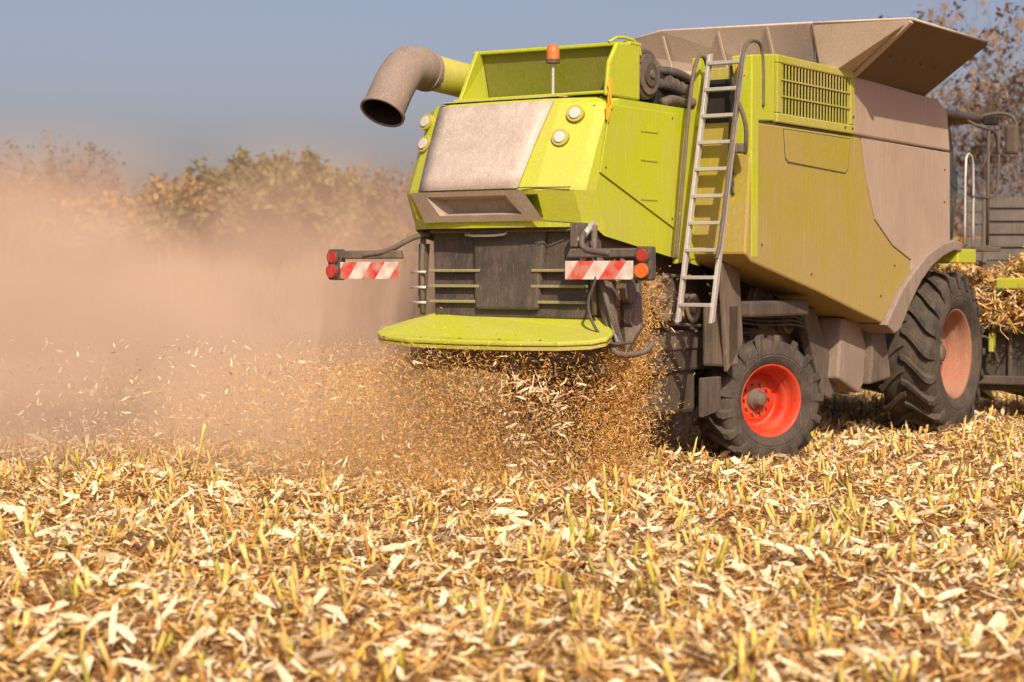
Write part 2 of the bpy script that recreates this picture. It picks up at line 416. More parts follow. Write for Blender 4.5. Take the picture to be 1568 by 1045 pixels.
for x in(-.9,1.08):
    tube('door_side_rail',[(x,-3.32,2.45),(x+.02,-3.38,2.1),(x+.05,-3.40,1.62)],.028,FRAME,C)
for z in (1.72,1.87,2.02): tube('side_step_bar',[(-.98,-3.42,z),(-.80,-3.42,z)],.014,ALU,C)
# --- spreader deck ---
deck=[(-.76,-3.28,1.63),(-1.0,-3.45,1.55),(-1.17,-3.62,1.475),(-1.15,-3.76,1.44),(-1.0,-3.88,1.41),(-.6,-4.0,1.39),(0,-4.07,1.385),(.6,-4.07,1.385),(1.1,-3.99,1.39),(1.38,-3.86,1.405),(1.46,-3.72,1.43),(1.42,-3.55,1.47),(1.2,-3.28,1.6)]
slab('spreader_deck',deck,(0,0,-.045),LIME,C,.015)
slab('spreader_deck_lip',[(p[0]*.985+.003,p[1]*.985-.05,p[2]-.05) for p in deck[2:12]],(0,0,-.035),LIMED,C,.005)
for x in (-.9,-.45,0,.45,.9,1.3):
    cyl('deck_bolt',(x,-3.97 if abs(x)<1 else -3.85,1.395),(0,0,1),.014,.02,FRAME,C,8,0)
for x in(-.45,.75):
    cyl('spreader_rotor',(x,-3.45,1.25),(0,0,1),.42,.12,DARK,C)
    for a in range(6):
        t=a*math.pi/3; slab('rotor_blade',[(x,-3.45,1.2),(x+.5*math.cos(t),-3.45+.5*math.sin(t),1.2),(x+.5*math.cos(t),-3.45+.5*math.sin(t),1.08),(x,-3.45,1.08)],(.01,.01,0),FRAME,C,0)
slab('spreader_bracket',[(1.10,-3.35,2.2),(1.28,-3.35,1.95),(1.36,-3.45,1.55),(1.46,-3.5,1.36),(1.34,-3.5,1.34),(1.16,-3.38,1.7)],(0,.09,0),FRAME,C,.01)
slab('spreader_bracket_b',[(1.22,-3.1,2.15),(1.42,-3.1,2.0),(1.50,-3.2,1.5),(1.40,-3.3,1.28),(1.28,-3.2,1.5)],(0,.07,0),FRAME,C,.01)
tube('hydraulic_ram',[(1.18,-3.45,2.1),(1.42,-3.5,1.45)],.025,FRAME,C)
tube('hydraulic_ram_rod',[(1.3,-3.48,1.78),(1.44,-3.52,1.38)],.014,ALU,C)
tube('hydraulic_hose',smoothpath([(1.1,-3.42,2.3),(1.3,-3.6,2.0),(1.15,-3.62,1.7),(1.35,-3.58,1.35),(1.6,-3.5,1.38)],3),.014,HOSE,C)
tube('guard_hoop',smoothpath([(1.38,-3.5,1.35),(1.45,-3.55,1.26),(1.72,-3.5,1.28),(1.75,-3.4,1.38)],2),.028,FRAME,C)
for k,(y,z,r_) in enumerate(((-3.25,1.85,.12),(-3.2,1.6,.09),(-3.1,2.0,.08))):
    cyl('drive_pulley',(1.40,y,z),(1,0.1,0),r_,.07,FRAME,C)
slab('side_left_bracket',[(-.98,-3.3,2.3),(-.88,-3.3,2.3),(-.86,-3.4,1.6),(-.92,-3.4,1.6)],(0,.06,0),FRAME,C)
# --- light arms ---
for sx,cx in ((-1,-1.42),(1,1.33)):
    x_in = -.86 if sx<0 else 1.0
    tube('light_arm',smoothpath([(x_in,-3.3,2.40),(x_in+.05*sx,-3.5,2.36),(cx-.25*sx,-3.55,2.22),(cx+.05*sx,-3.55,2.19)],2),.028,FRAME,C)
    slab('light_housing',[(cx-.42*1,-3.56,2.15),(cx+.42,-3.56,2.15),(cx+.40,-3.56,2.235),(cx-.38,-3.56,2.235)] ,(0,.06,0),FRAME,C,.015)
    slab('warning_plate',[(cx-.36-.04*sx,-3.60,1.95),(cx+.36-.04*sx,-3.60,1.95),(cx+.36-.04*sx,-3.60,2.12),(cx-.36-.04*sx,-3.60,2.12)],(0,.02,0),STRIPE,C,.004)
    lx=cx+.42*sx
    box('lamp_box',(lx-.08,-3.58,1.94),(lx+.08,-3.48,2.25),DARK,C,.02)
    cyl('tail_lamp',(lx,-3.59,2.17),(0,-1,0),.058,.05,REDL,C)
    cyl('indicator_lamp',(lx,-3.60,2.03),(0,-1,0),.066,.06,ORANGE if sx>0 else REDL,C)
    for zz in (2.17,2.03): cyl('lamp_ring',(lx,-3.588,zz),(0,-1,0),.075,.03,DARK,C)
box('tow_bracket',(.92,-3.5,2.25),(1.0,-3.3,2.48),FRAME,C,.01)
tube('hood_stay',[(1.05,-3.3,2.47),(1.02,-3.5,2.30)],.03,ALU,C)

# --- tub on top ---
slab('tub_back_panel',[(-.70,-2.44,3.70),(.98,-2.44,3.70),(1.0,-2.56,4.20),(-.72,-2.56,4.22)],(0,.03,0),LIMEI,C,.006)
slab('tub_left_wall',[(-.74,-3.0,3.68),(-.76,-2.40,3.68),(-.78,-2.40,4.25),(-.74,-2.66,4.25)],(.04,0,0),LIME,C,.008)
slab('tub_right_wall',[(1.0,-3.05,3.68),(1.0,-2.42,3.68),(1.0,-2.42,4.24),(1.0,-2.85,4.20),(1.0,-3.0,4.0)],(.045,0,0),LIME,C,.02)
slab('tub_lip',[(-.80,-2.62,4.22),(1.05,-2.62,4.20),(1.05,-2.40,4.20),(-.80,-2.40,4.22)],(0,0,.035),LIME,C,.01)
slab('tub_floor',[(-.74,-3.05,3.70),(1.0,-3.05,3.70),(1.0,-2.5,3.74),(-.74,-2.5,3.74)],(0,0,.03),LIME,C,.01)
tube('rail_top',smoothpath([(.98,-2.9,4.2),(1.0,-2.75,4.27),(1.03,-2.45,4.25),(1.03,-2.38,4.1)],1),.015,LIME,C)
cyl('beacon_pole',(.38,-2.95,3.87),(0,0,1),.015,.36,ALU,C)
cyl('beacon_base',(.38,-2.95,4.05),(0,0,1),.068,.04,DARK,C)
lathe('beacon_dome',[(0,.064),(.08,.064),(.12,.055),(.145,.03),(.15,.0)],ORANGE,C,24,loc=(.38,-2.95,4.07),rot=(0,-math.pi/2,0))
cyl('small_lamp',(-.98,-2.6,3.72),(0,0,1),.05,.12,YEL,C)
for k in range(3):
    box('tie_strap',(1.052,-3.08+.03*k,3.45+.12*k),(1.062,-3.02+.03*k,3.60+.12*k),YEL,C,0.003)
tube('strap_cord',[(1.07,-3.06,3.8),(1.08,-3.02,3.6),(1.075,-3.07,3.42)],.008,YEL,C)

# --- unloading spout (stowed along left side) ---
tube('unloading_tube',[(-1.4,-.2,3.95),(-1.4,-1.5,4.03),(-1.4,-2.62,4.10)],.185,LIMED,C,28)
ep=smoothpath([(-1.4,-2.56,4.10),(-1.4,-2.90,4.14),(-1.4,-3.10,3.98),(-1.4,-3.34,3.62)],2)
ne=len(ep)
tube('spout_elbow',ep,[.20]*3+[.215]*(ne-4)+[.225],TUBEG,C,32,cap=False)
tube('spout_liner',[ep[2]]+ep[3:-1]+[ep[-1]],[.17]*2+[.205]*(ne-4)+[.212],BLACK,C,32,cap=False)
d=(ep[-1]-ep[-2]).normalized(); 
o=tube('spout_mouth_ring',[ep[-1]-d*.02,ep[-1]+d*.01],.235,TUBEG,C,32,cap=False); s=o.modifiers.new('s','SOLIDIFY'); s.thickness=.02; s.offset=-1
cyl('spout_collar',(-1.4,-2.60,4.10),(0,1,-.06),.215,.06,TUBEG,C)

# --- core body ---
box('rear_body_core',(-.95,-3.1,2.2),(.95,1.0,3.6),DARK,C,.02)
box('thresher_body',(-.72,-2.6,1.25),(.72,4.6,2.4),FRAME,C,.04)
box('tank_body',(-1.45,-.6,3.4),(1.45,4.2,4.16),TANK,C,.03)
prism('upper_deck',[(-3.0,3.6),(-1.1,3.6),(-1.1,3.655),(-3.0,3.66)],-1.0,1.0,LIMED,C)
box('engine_block',(-.4,-1.9,3.64),(.92,-.62,4.02),BLACK,C,.05)
cyl('air_filter_drum',(.86,-2.16,3.96),(1,0,0),.245,.24,DARK,C,40,.02)
cyl('air_filter_ring',(.99,-2.16,3.96),(1,0,0),.20,.03,FRAME,C,40)
cyl('air_filter_ring_b',(1.01,-2.16,3.96),(1,0,0),.12,.03,DARK,C,30)
cyl('air_filter_cap',(1.03,-2.16,3.96),(1,0,0),.04,.03,FRAME,C,20)
for k,(y,z) in enumerate(((-1.95,3.88),(-1.8,4.02),(-1.7,3.80))):
    tube('intake_hose',smoothpath([(.6,-2.1+.1*k,z),(.95,y+.1,z+.03),(.98,y+.45,z-.02),(.9,-1.05,z-.08)],3),.055-.01*k,HOSE,C)
for k in range(4):
    cyl('hose_clamp',(.97,-1.72+.12*k,3.93-.02*k),(0,1,-.1),.060,.02,FRAME,C,18)
tube('exhaust_pipe',smoothpath([(1.0,-1.9,3.7),(1.02,-1.75,3.75),(1.02,-1.4,3.72),(1.0,-1.2,3.78)],2),.05,FRAME,C)

# --- wide side bodies ---
olive=[(-1.20,3.54),(1.50,3.545),(1.70,3.0),(1.92,2.62),(2.45,2.33),(3.03,2.16),(3.02,2.03),(2.62,1.80),(2.34,1.58),(2.14,1.43),(1.55,1.55),(.4,1.80),(-1.22,2.12),(-1.36,2.20)]
beige=[(1.508,3.545),(4.29,3.52),(4.32,2.40),(3.9,2.34),(3.45,2.22),(3.03,2.03),(3.038,2.165),(2.457,2.337),(1.928,2.627),(1.708,3.003)]
upb=[(1.275,3.56),(1.275,4.22),(3.90,4.15),(4.20,4.02),(4.3,3.535)]
fout=[(2.14,1.41),(2.36,1.60),(2.64,1.83),(3.03,2.05),(3.45,2.25),(3.9,2.37),(4.34,2.43),(4.6,2.40)]
fin=[(4.58,2.28),(4.33,2.30),(3.95,2.22),(3.55,2.09),(3.2,1.90),(2.85,1.62),(2.58,1.36),(2.4,1.30)]
ARCH=paint('arch_grey',(0.24,0.18,0.145),(0.34,0.26,0.20),.5,.6)
for s in (1,-1):
    e0,e1=(1.0,1.65) if s>0 else (-1.65,-1.0)
    prism('side_panel_rear',olive,e0,e1,OLIVE,C,.025)
    prism('side_panel_front',beige,e0,e1,BEIGE,C,.012)
    prism('tank_side_panel',upb,e0,e1,BEIGE,C,.025)
    prism('wheel_arch',fout+fin,(1.12 if s>0 else -1.71),(1.71 if s>0 else -1.12),ARCH,C,.02)
    prism('corner_post',[(-1.24,2.16),(-1.24,4.20),(-.72,4.26),(-.72,3.57),(-1.08,3.55),(-1.08,2.16)] ,(1.42 if s>0 else -1.655),(1.655 if s>0 else -1.42),LIME,C,.015)
    a,b=(1.15,1.62) if s>0 else (-1.62,-1.15)
    box('vent_box',(a,-.70,3.56),(b,1.255,4.24),BLACK,C,.01)
    o1,o2=(1.60,1.675) if s>0 else (-1.675,-1.60)
    box('vent_frame_top',(o1,-.70,4.17),(o2,1.26,4.26),LIMED,C,.015)
    box('vent_frame_bottom',(o1,-.70,3.56),(o2,1.26,3.66),LIMED,C,.015)
    box('vent_frame_rear',(o1,-.70,3.66),(o2,-.60,4.17),LIMED,C,.01)
    box('vent_frame_front',(o1,1.15,3.66),(o2,1.26,4.17),LIMED,C,.01)
    xo=(1.655,1.664) if s>0 else (-1.664,-1.655)
    for k in range(22):
        y=-.565+k*.079
        box('vent_bar',(xo[0],y,3.66),(xo[1],y+.022,4.17),LIMED,C,0)
    for z in(3.83,4.0): box('vent_rail',(xo[0]+.010*s,-.60,z),(xo[1]+.010*s,1.15,z+.016),LIMED,C,0)
prism('access_hatch',[(-.45,3.21),(-.50,3.50),(1.20,3.50),(1.13,3.17),(1.06,3.12),(-.40,3.17)],1.645,1.659,OLIVE,C,.006)
prism('hatch_gap',[(-.465,3.20),(-.515,3.51),(1.212,3.51),(1.145,3.165),(1.07,3.11),(-.405,3.155)],1.645,1.653,DARK,C,0)
box('side_seam',(1.645,-1.15,3.540),(1.654,4.25,3.550),DARK,C,0)
for (y,z) in ((1.2,3.62),(1.22,3.75),(1.0,3.62)): cyl('panel_bolt',(1.68,y,z),(1,0,0),.014,.01,DARK,C,10,0)
for (y,z) in ((2.1,1.75),(2.5,2.1),(4.1,2.9),(4.1,3.3),(0.2,2.0),(-1.0,2.3)): cyl('panel_bolt',(1.655,y,z),(1,0,0),.012,.012,DARK,C,10,0)
box('step_wall',(.95,-1.16,2.2),(1.43,-1.05,4.1),LIMED,C,.01)
box('step_opening',(1.10,-1.175,3.2),(1.38,-1.162,3.98),BLACK,C,.0)
for k in range(6):
    box('step_louver',(1.06,-1.24,2.3+.14*k),(1.42,-1.165,2.36+.14*k),LIME,C,.008)
box('engine_side_post',(1.0,-1.3,3.5),(1.1,-1.17,4.2),LIME,C,.01)
prism('lower_step_skirt',[(-1.24,2.16),(-1.7,2.1),(-1.7,2.3),(-1.24,2.4)],1.0,1.06,LIME,C)
# ladder
Ltop=Vector((0,-1.37,4.21)); Lbot=Vector((0,-2.02,1.52))
for x in(1.25,1.62):
    t,b_=Ltop,Lbot
    slab('ladder_rail',[(x-.018,t.y-.035,t.z),(x+.018,t.y-.035,t.z),(x+.018,b_.y-.035,b_.z),(x-.018,b_.y-.035,b_.z)],(0,.07,.015),ALU,C,.004)
for k in range(10):
    t=(k+.35)/10.0; p=Ltop.lerp(Lbot,t)
    slab('ladder_rung',[(1.26,p.y-.05,p.z-.015),(1.61,p.y-.05,p.z-.015),(1.61,p.y-.05,p.z+.02),(1.26,p.y-.05,p.z+.02)],(0,.10,0),ALU,C,.004)
tube('ladder_handrail',smoothpath([(1.66,-1.0,3.7),(1.66,-1.0,4.25),(1.66,-1.12,4.36),(1.66,-1.42,4.30),(1.66,-1.5,4.0),(1.66,-1.75,3.0),(1.66,-1.92,2.3),(1.64,-1.96,2.15)],2),.018,FRAME,C)
tube('ladder_handrail_b',smoothpath([(1.2,-1.3,4.05),(1.2,-1.42,4.22),(1.2,-1.58,4.15),(1.2,-1.7,3.8),(1.2,-1.85,2.9),(1.2,-1.98,2.15)],2),.02,FRAME,C)
for k in range(4):
    tube('hose_side',smoothpath([(1.45,-1.3,4.1-.1*k),(1.52,-1.36,3.8-.12*k),(1.44,-1.34,3.4-.1*k),(1.48,-1.3,3.1-.1*k)],2),.014,HOSE,C)
tube('ladder_latch',smoothpath([(1.66,-1.55,3.7),(1.72,-1.5,3.5),(1.70,-1.45,3.3),(1.66,-1.4,3.2)],2),.022,FRAME,C)
box('latch_block',(1.58,-1.5,3.2),(1.68,-1.40,3.30),FRAME,C,.02)
box('warning_sticker',(1.48,-1.25,4.0),(1.58,-1.243,4.12),YEL,C,0)
box('warning_sticker_b',(1.46,-1.25,2.8),(1.50,-1.243,2.85),YEL,C,0)

# --- grain tank extensions ---
def sheet(name,pts,mat,th=.02):
    o=mesh(name,pts,[tuple(range(len(pts)))],mat,C); s=o.modifiers.new('s','SOLIDIFY'); s.thickness=th; s.offset=0; return o
sheet('tank_flap_rear',[(-1.35,.75,4.12),(1.45,.75,4.12),(1.55,.4,4.70),(-.30,.4,4.75),(-1.22,.55,4.62)],TANK)
sheet('tank_gusset_right',[(1.46,.76,4.12),(1.6,1.3,4.22),(2.42,1.02,4.75),(1.56,.41,4.705)],TANK)
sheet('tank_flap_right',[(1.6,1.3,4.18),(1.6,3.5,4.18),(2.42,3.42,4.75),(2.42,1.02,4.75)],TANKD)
sheet('tank_flap_left',[(-1.6,1.3,4.18),(-1.6,3.5,4.18),(-2.1,3.42,4.60),(-2.1,1.02,4.60)],TANK)
sheet('tank_gusset_left',[(-1.36,.76,4.12),(-1.6,1.3,4.22),(-2.1,1.02,4.6),(-1.23,.56,4.62)],TANK)
sheet('tank_flap_front',[(-1.5,3.6,4.14),(1.5,3.6,4.14),(1.6,4.1,4.62),(-1.6,4.1,4.62)],TANK)
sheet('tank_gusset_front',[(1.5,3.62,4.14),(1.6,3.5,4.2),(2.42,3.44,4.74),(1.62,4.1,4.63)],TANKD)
tube('flap_rim_right',[(2.42,1.02,4.76),(2.42,3.42,4.76)],.016,TANK,C)
tube('flap_rim_gusset',[(1.56,.4,4.71),(2.42,1.02,4.76)],.014,TANK,C)
slab('flap_edge_brace',[(1.6,1.26,4.20),(1.6,1.34,4.20),(2.42,1.06,4.74),(2.42,.98,4.74)],(.02,0,-.03),TANK,C,.003)
tube('flap_rim_rear',[(-1.22,.55,4.63),(-.3,.4,4.76),(1.56,.4,4.71)],.014,TANK,C)
for x in(-.3,.4,1.0): slab('flap_rib',[(x,.74,4.12),(x+.03,.74,4.12),(x+.03,.40,4.70),(x,.40,4.70)],(0,-.03,0),TANK,C,.003)
tube('flap_seam',[(1.5,.74,4.12),(1.555,.39,4.70)],.012,FRAME,C)
for k in range(5): cyl('flap_bolt',(2.0,1.5+k*.45,4.43),(.57,0,-.82),.015,.05,FRAME,C,8,0)

# --- cab, rails, mirror ---
prism('cab_body',[(4.5,2.2),(4.5,4.05),(5.9,4.05),(6.25,3.2),(6.0,2.2)],-1.05,1.05,GLASS,C,.05)
prism('cab_roof',[(4.35,4.02),(4.35,4.12),(6.4,4.16),(6.5,4.05)],-1.3,1.40,DARK,C,.04)
box('cab_side_box',(1.1,4.35,3.55),(1.5,4.55,4.1),DARK,C,.03)
tube('mirror_arm',smoothpath([(1.3,6.2,4.12),(1.55,6.5,4.2),(1.72,6.6,4.1),(1.74,6.6,3.7)],2),.025,DARK,C)
box('side_mirror',(1.60,6.45,3.62),(1.78,6.56,4.02),DARK,C,.04)
box('work_lamp',(1.42,6.1,4.0),(1.60,6.25,4.12),BLACK,C,.02)
box('cab_platform',(1.05,4.6,2.30),(1.66,6.2,2.36),FRAME,C,.01)
box('platform_edge',(1.05,4.5,2.14),(1.69,5.15,2.32),LIME,C,.015)
tube('cab_handrail',smoothpath([(1.68,4.75,2.38),(1.68,4.75,3.45),(1.68,4.85,3.55),(1.68,5.0,3.5),(1.68,5.05,3.3),(1.68,5.05,2.38)],1),.018,ALU,C)
tube('cab_handrail_b',smoothpath([(1.68,5.0,3.0),(1.68,5.9,3.0),(1.68,6.0,3.3),(1.68,6.0,3.9)],1),.02,DARK,C)
tube('cab_handrail_c',[(1.68,5.6,2.38),(1.68,5.6,3.9)],.022,DARK,C)
tube('cab_handrail_d',smoothpath([(1.5,5.3,4.0),(1.68,5.3,3.9),(1.68,5.9,3.9),(1.68,6.0,3.6)],2),.02,DARK,C)

# --- chassis / running gear ---
tube('rear_axle',[(-1.1,-.2,.78),(0,-.2,.86),(1.1,-.2,.78)],.11,FRAME,C,14,smooth=False)
box('axle_pivot',(-.25,-.45,.75),(.25,.1,1.35),FRAME,C,.03)
box('chassis_rail',(.74,-2.3,1.22),(.92,4.3,1.42),FRAME,C,.02)
box('chassis_rail_left',(-.92,-2.3,1.22),(-.74,4.3,1.42),FRAME,C,.02)
box('lower_pan',(-.7,-1.7,.55),(.85,-.9,1.2),DARK,C,.05)
box('sieve_box',(-.7,-2.6,1.0),(.9,1.8,1.3),DARK,C,.03)
slab('support_strut',[(1.1,.9,1.65),(1.1,1.25,1.62),(1.1,1.9,.75),(1.1,1.7,.55),(1.1,1.45,.62)],(.12,0,0),FRAME,C,.02)
slab('support_strut_b',[(1.05,1.7,1.5),(1.05,2.2,1.45),(1.05,2.6,.9),(1.05,2.2,.6),(1.05,1.6,.8)],(.3,0,0),ARCH,C,.03)
slab('axle_guard',[(1.2,2.4,1.35),(1.2,2.75,1.3),(1.2,2.95,.75),(1.2,2.3,.7)],(.25,0,0),FRAME,C,.03)
box('final_drive',(.8,3.7,.6),(1.2,4.5,1.4),FRAME,C,.08)
box('front_axle_beam',(-1.1,3.8,.75),(1.1,4.3,1.2),FRAME,C,.05)
box('battery_box',(1.05,-1.15,1.05),(1.35,-.90,1.7),FRAME,C,.03)
box('fuel_panel',(1.0,-.8,1.55),(1.45,.6,1.72),DARK,C,.03)
slab('side_bracket',[(1.3,-1.3,2.12),(1.3,-.9,2.1),(1.3,-.8,1.3),(1.3,-1.15,1.0)],(.05,0,0),FRAME,C,.01)
slab('mud_flap',[(1.2,-1.5,.55),(1.2,-1.1,.6),(1.2,-1.1,.95),(1.2,-1.5,.95)],(.05,0,0),DARK,C,.01)
for (y,z,r_) in ((.3,1.65,.26),(.95,1.5,.17),(-.55,1.75,.2),(-1.3,1.65,.15),(-1.9,1.75,.24),(-2.5,1.9,.15)):
    lathe('drive_sheave',[(-.04,r_),(-.02,r_),(0,r_-.04),(.02,r_),(.04,r_),(.04,r_-.05),(.01,r_-.06),(.01,.05),(.06,.05),(.06,0)],FRAME,C,36,loc=(1.0,y,z))
tube('drive_belt',[(1.0,-1.9,1.99),(1.0,.3,1.91)],.018,HOSE,C)
tube('drive_belt_b',[(1.0,-1.9,1.51),(1.0,.3,1.39)],.018,HOSE,C)
for k in range(5):
    tube('hydraulic_line',smoothpath([(1.05+.03*k,-1.1,2.0-.1*k),(1.2,-.7,1.7-.05*k),(1.15,.1,1.6-.04*k),(1.25,.8,1.65-.05*k),(1.1,1.4,1.3)],3),.014,HOSE,C)

# --- wheels ---
def wheel(name,loc,Rr,Wd,rr,nl,rimmat,rz,s=1,deep=.0,lug=.05):
    W=Wd/2; R0=Rr-lug; h=R0-rr
    e=bpy.data.objects.new(name,None); COL.objects.link(e); e.parent=C; e.location=loc; e.rotation_euler=(0,0,rz)
    half=[(.80*W,rr-.01),(.90*W,rr+.04*h),(.99*W,rr+.30*h),(1.0*W,rr+.50*h),(.95*W,rr+.75*h),(.87*W,rr+.92*h),(.74*W,R0-.004),(.4*W,R0+.008)]
    prof=[(-x,r) for x,r in half]+[(0,R0+.01)]+[(x,r) for x,r in half[::-1]]
    lathe('tyre',prof,RUB,e,96)
    for q_ in(.30,.42): lathe('sidewall_ring',[(s*(.985*W+.004),rr+q_*h),(s*(.99*W+.010),rr+q_*h+.010),(s*(.985*W+.004),rr+q_*h+.020)],RUB,e,72)
    v=[];f=[]
    for side in(1,-1):
        for k in range(nl):
            a0=2*math.pi*(k+(.5 if side<0 else 0))/nl
            path=[(-.06,0,0),(.15,.12,0),(.40,.38,0),(.62,.66,0),(.80,.86,0),(.94,.97,-.035),(1.0,1.0,-.12)]
            slant=W/R0*.85; bi=len(v)
            for (lx,la,dr) in path:
                aw=.036/R0*(1+.25*lx)
                rb=R0-.03; rt=Rr
                if lx>=.94: rt=Rr-.03 if lx<1 else Rr-.13
                if lx>=.94: rb=rt-.08
                x=side*W*lx*1.01
                a=a0+slant*la
                for (da,r_) in ((-1.2,rb),(-.85,rt),(.85,rt),(1.2,rb)):
                    t=a+aw*da; v.append((x,r_*math.cos(t),r_*math.sin(t)))
            for i_ in range(len(path)-1):
                for c_ in range(4):
                    f.append((bi+i_*4+c_,bi+i_*4+(c_+1)%4,bi+(i_+1)*4+(c_+1)%4,bi+(i_+1)*4+c_))
            f.append((bi,bi+1,bi+2,bi+3)); e_=bi+(len(path)-1)*4; f.append((e_,e_+1,e_+2,e_+3))
    mesh('tyre_lugs',v,f,RUB,e,bevel=.006)
    D=deep*W
    rp=[(.80*W,rr-.015),(.86*W,rr+.012),(.88*W,rr),(.84*W,rr-.02),(.70*W,rr-.035),(.60*W,rr-.055),(.35*W,rr-.060),(.33*W,rr-.085),(.05*W,rr-.095),(D,rr-.10),(D-.01,rr*.66),(D+.02,rr*.60),(D+.03,rr*.50),(D+.035,.0)]
    lathe('rim',[(s*x,r) for x,r in rp],rimmat,e,72)
    lathe('rim_inner',[(-s*.80*W,rr),(-s*.5*W,rr-.08),(s*D,rr-.09)],rimmat,e,48)
    hx=D+.035
    lathe('hub',[(s*hx,rr*.30),(s*(hx+.03),rr*.29),(s*(hx+.035),rr*.20),(s*(hx+.11),rr*.18),(s*(hx+.125),rr*.13),(s*(hx+.13),0)],FRAME,e,32)
    for k in range(10):
        t=2*math.pi*k/10; cyl('wheel_nut',(s*(hx+.01),rr*.42*math.cos(t),rr*.42*math.sin(t)),(1,0,0),.014,.04,FRAME,e,6,0)
    return e
wheel('rear_wheel_right',(1.19,-.17,.66),.70,.62,.385,17,RED,R(-28),1,-.15)
wheel('rear_wheel_left',(-1.19,-.17,.66),.70,.62,.385,17,RED,R(-28),-1,-.15)
wheel('front_wheel_right',(1.45,4.25,1.0),1.03,.72,.56,20,RIMB,0,1,.0,lug=.06)
wheel('front_wheel_left',(-1.45,4.25,1.0),1.03,.72,.56,20,RIMB,0,-1,.0,lug=.06)

# --- maize header ---
box('header_trough',(-3.1,6.5,.45),(3.1,6.62,1.25),DARK,C,.03)
box('header_floor',(-3.1,6.6,.40),(3.1,7.4,.5),FRAME,C,.02)
box('header_beam',(-3.1,6.38,1.2),(3.1,6.5,1.38),FRAME,C,.02)
box('header_lower_beam',(-3.1,6.36,.5),(3.1,6.5,.62),FRAME,C,.02)
for k in range(12): box('header_rib',(-3.0+k*.52,6.44,.6),(-2.95+k*.52,6.5,1.2),FRAME,C,.01)
for x in(-3.1,3.06): box('header_end',(x,6.5,.35),(x+.04,7.6,1.25),LIME,C,.01)
hexa('feeder_house',[(-.6,4.6,1.2),(.6,4.6,1.2),(.6,6.35,.5),(-.6,6.35,.5),(-.6,4.6,2.1),(.6,4.6,2.1),(.6,6.35,1.3),(-.6,6.35,1.3)],FRAME,C,.03)
for k in range(9):
    x=-3.1+k*.775
    v=[(x-.24,7.3,.35),(x+.24,7.3,.35),(x+.24,7.3,.62),(x+.1,7.3,.85),(x-.1,7.3,.85),(x-.24,7.3,.62),(x,8.6,.12)]
    mesh('row_divider',v,[(0,1,2,3,4,5),(0,1,6),(1,2,6),(2,3,6),(3,4,6),(4,5,6),(5,0,6)],LIME,C,bevel=.01)
tube('header_auger',[(-3,7.0,.85),(3,7.0,.85)],.2,FRAME,C,16)
tube('header_arm',smoothpath([(1.3,6.25,.6),(1.35,6.25,1.55),(1.5,6.3,1.75),(1.9,6.3,1.7)],1),.035,FRAME,C)
tube('header_hose',smoothpath([(1.0,5.6,1.5),(1.3,5.9,1.1),(1.5,6.2,1.2),(1.6,6.3,.8)],2),.02,HOSE,C)
box('header_guard',(1.62,6.1,1.80),(2.6,6.2,1.95),LIME,C,.02)
box('header_marker',(1.50,6.18,.95),(1.56,6.3,1.20),LIME,C,.01)
n=9000
Xh=rng.uniform(.55,3.1,n);Yh=rng.uniform(6.05,7.8,n); top=2.12+.20*np.sin(Xh*3+1)+.1*np.sin(Yh*5)
Zh=1.25+rng.random(n)**.6*(top-1.25)*np.clip((Yh-5.8)/.5,.3,1)
V,q,c=flakes(np.stack([Xh,Yh,Zh],-1),rng.uniform(.12,.35,n),rng.uniform(.010,.03,n),rng.uniform(0,6.28,n),rng.normal(0,.6,n),rng.normal(0,.8,n),rng.normal(0,.15,n),pick(n))
fastmesh('header_crop_pile',V,q,STRAW,c,parent=C)

# ------------------------------------------------------------------ flying chaff (machine local)
def chaffcol(n,dark=1.0):
    c=pick(n,np.array([.12,.2,.24,.18,.08,.06,.03,.02,.07])); return np.clip(c*dark*np.array([[1.05,.95,.85]]),0,.92)
Vs=[];Qs=[];Cs=[];off=0
def spray(X,Y,Z,Lr,Wr,colf):
    n=len(X)
    V,q,c=flakes(np.stack([X,Y,Z],-1),rng.uniform(*Lr,n),rng.uniform(*Wr,n),rng.uniform(0,6.28,n),rng.normal(0,.7,n),rng.normal(0,1,n),rng.normal(0,.15,n),colf(n)); addset(V,q,c)
n=50000
ang=rng.uniform(R(150),R(285),n); rho=rng.gamma(1.8,1.45,n); sx=rng.uniform(-.7,1.1,n)
X=sx+np.cos(ang)*rho; Yy=-3.7+np.sin(ang)*rho*.5+rng.normal(0,.25,n)
zt=np.maximum(0.02,1.30-.06*rho**2+.10*rho); Zz=rng.random(n)**1.7*zt+rng.exponential(.06,n)
spray(X,Yy,Zz,(.008,.045),(.002,.0055),chaffcol)
n=17000
t=rng.random(n); X=rng.normal(1.10,.12,n)+.12*t; Yy=-2.65-.5*t+rng.normal(0,.20,n)*(1+t*.6); Zz=np.abs(2.0-1.95*t+rng.normal(0,.06,n))
spray(X,Yy,Zz,(.015,.06),(.003,.008),lambda n:chaffcol(n,.9))
n=42000
X=rng.uniform(-1.9,1.4,n)+rng.normal(0,.15,n); Yy=rng.normal(-3.55,.45,n); Zz=rng.random(n)**1.25*1.3*np.clip(1.1-.12*np.abs(X-.6),.4,1)
spray(X,Yy,Zz,(.010,.05),(.0025,.007),chaffcol)
n=260
X=rng.normal(.9,.20,n); Yy=-3.9+rng.normal(0,.25,n); Zz=rng.random(n)**.8*1.1
spray(X,Yy,Zz,(.05,.13),(.008,.024),bright)
n=1800
X=rng.uniform(-7,1.2,n); Yy=-3.9+rng.normal(0,1,n); Zz=rng.random(n)**1.9*1.3
spray(X,Yy,Zz,(.03,.10),(.006,.018),bright)
ch=fastmesh('flying_chaff',np.concatenate(Vs),np.concatenate(Qs),STRAW,np.concatenate(Cs))
ch.location=C.location; ch.rotation_euler=(0,0,-TH)

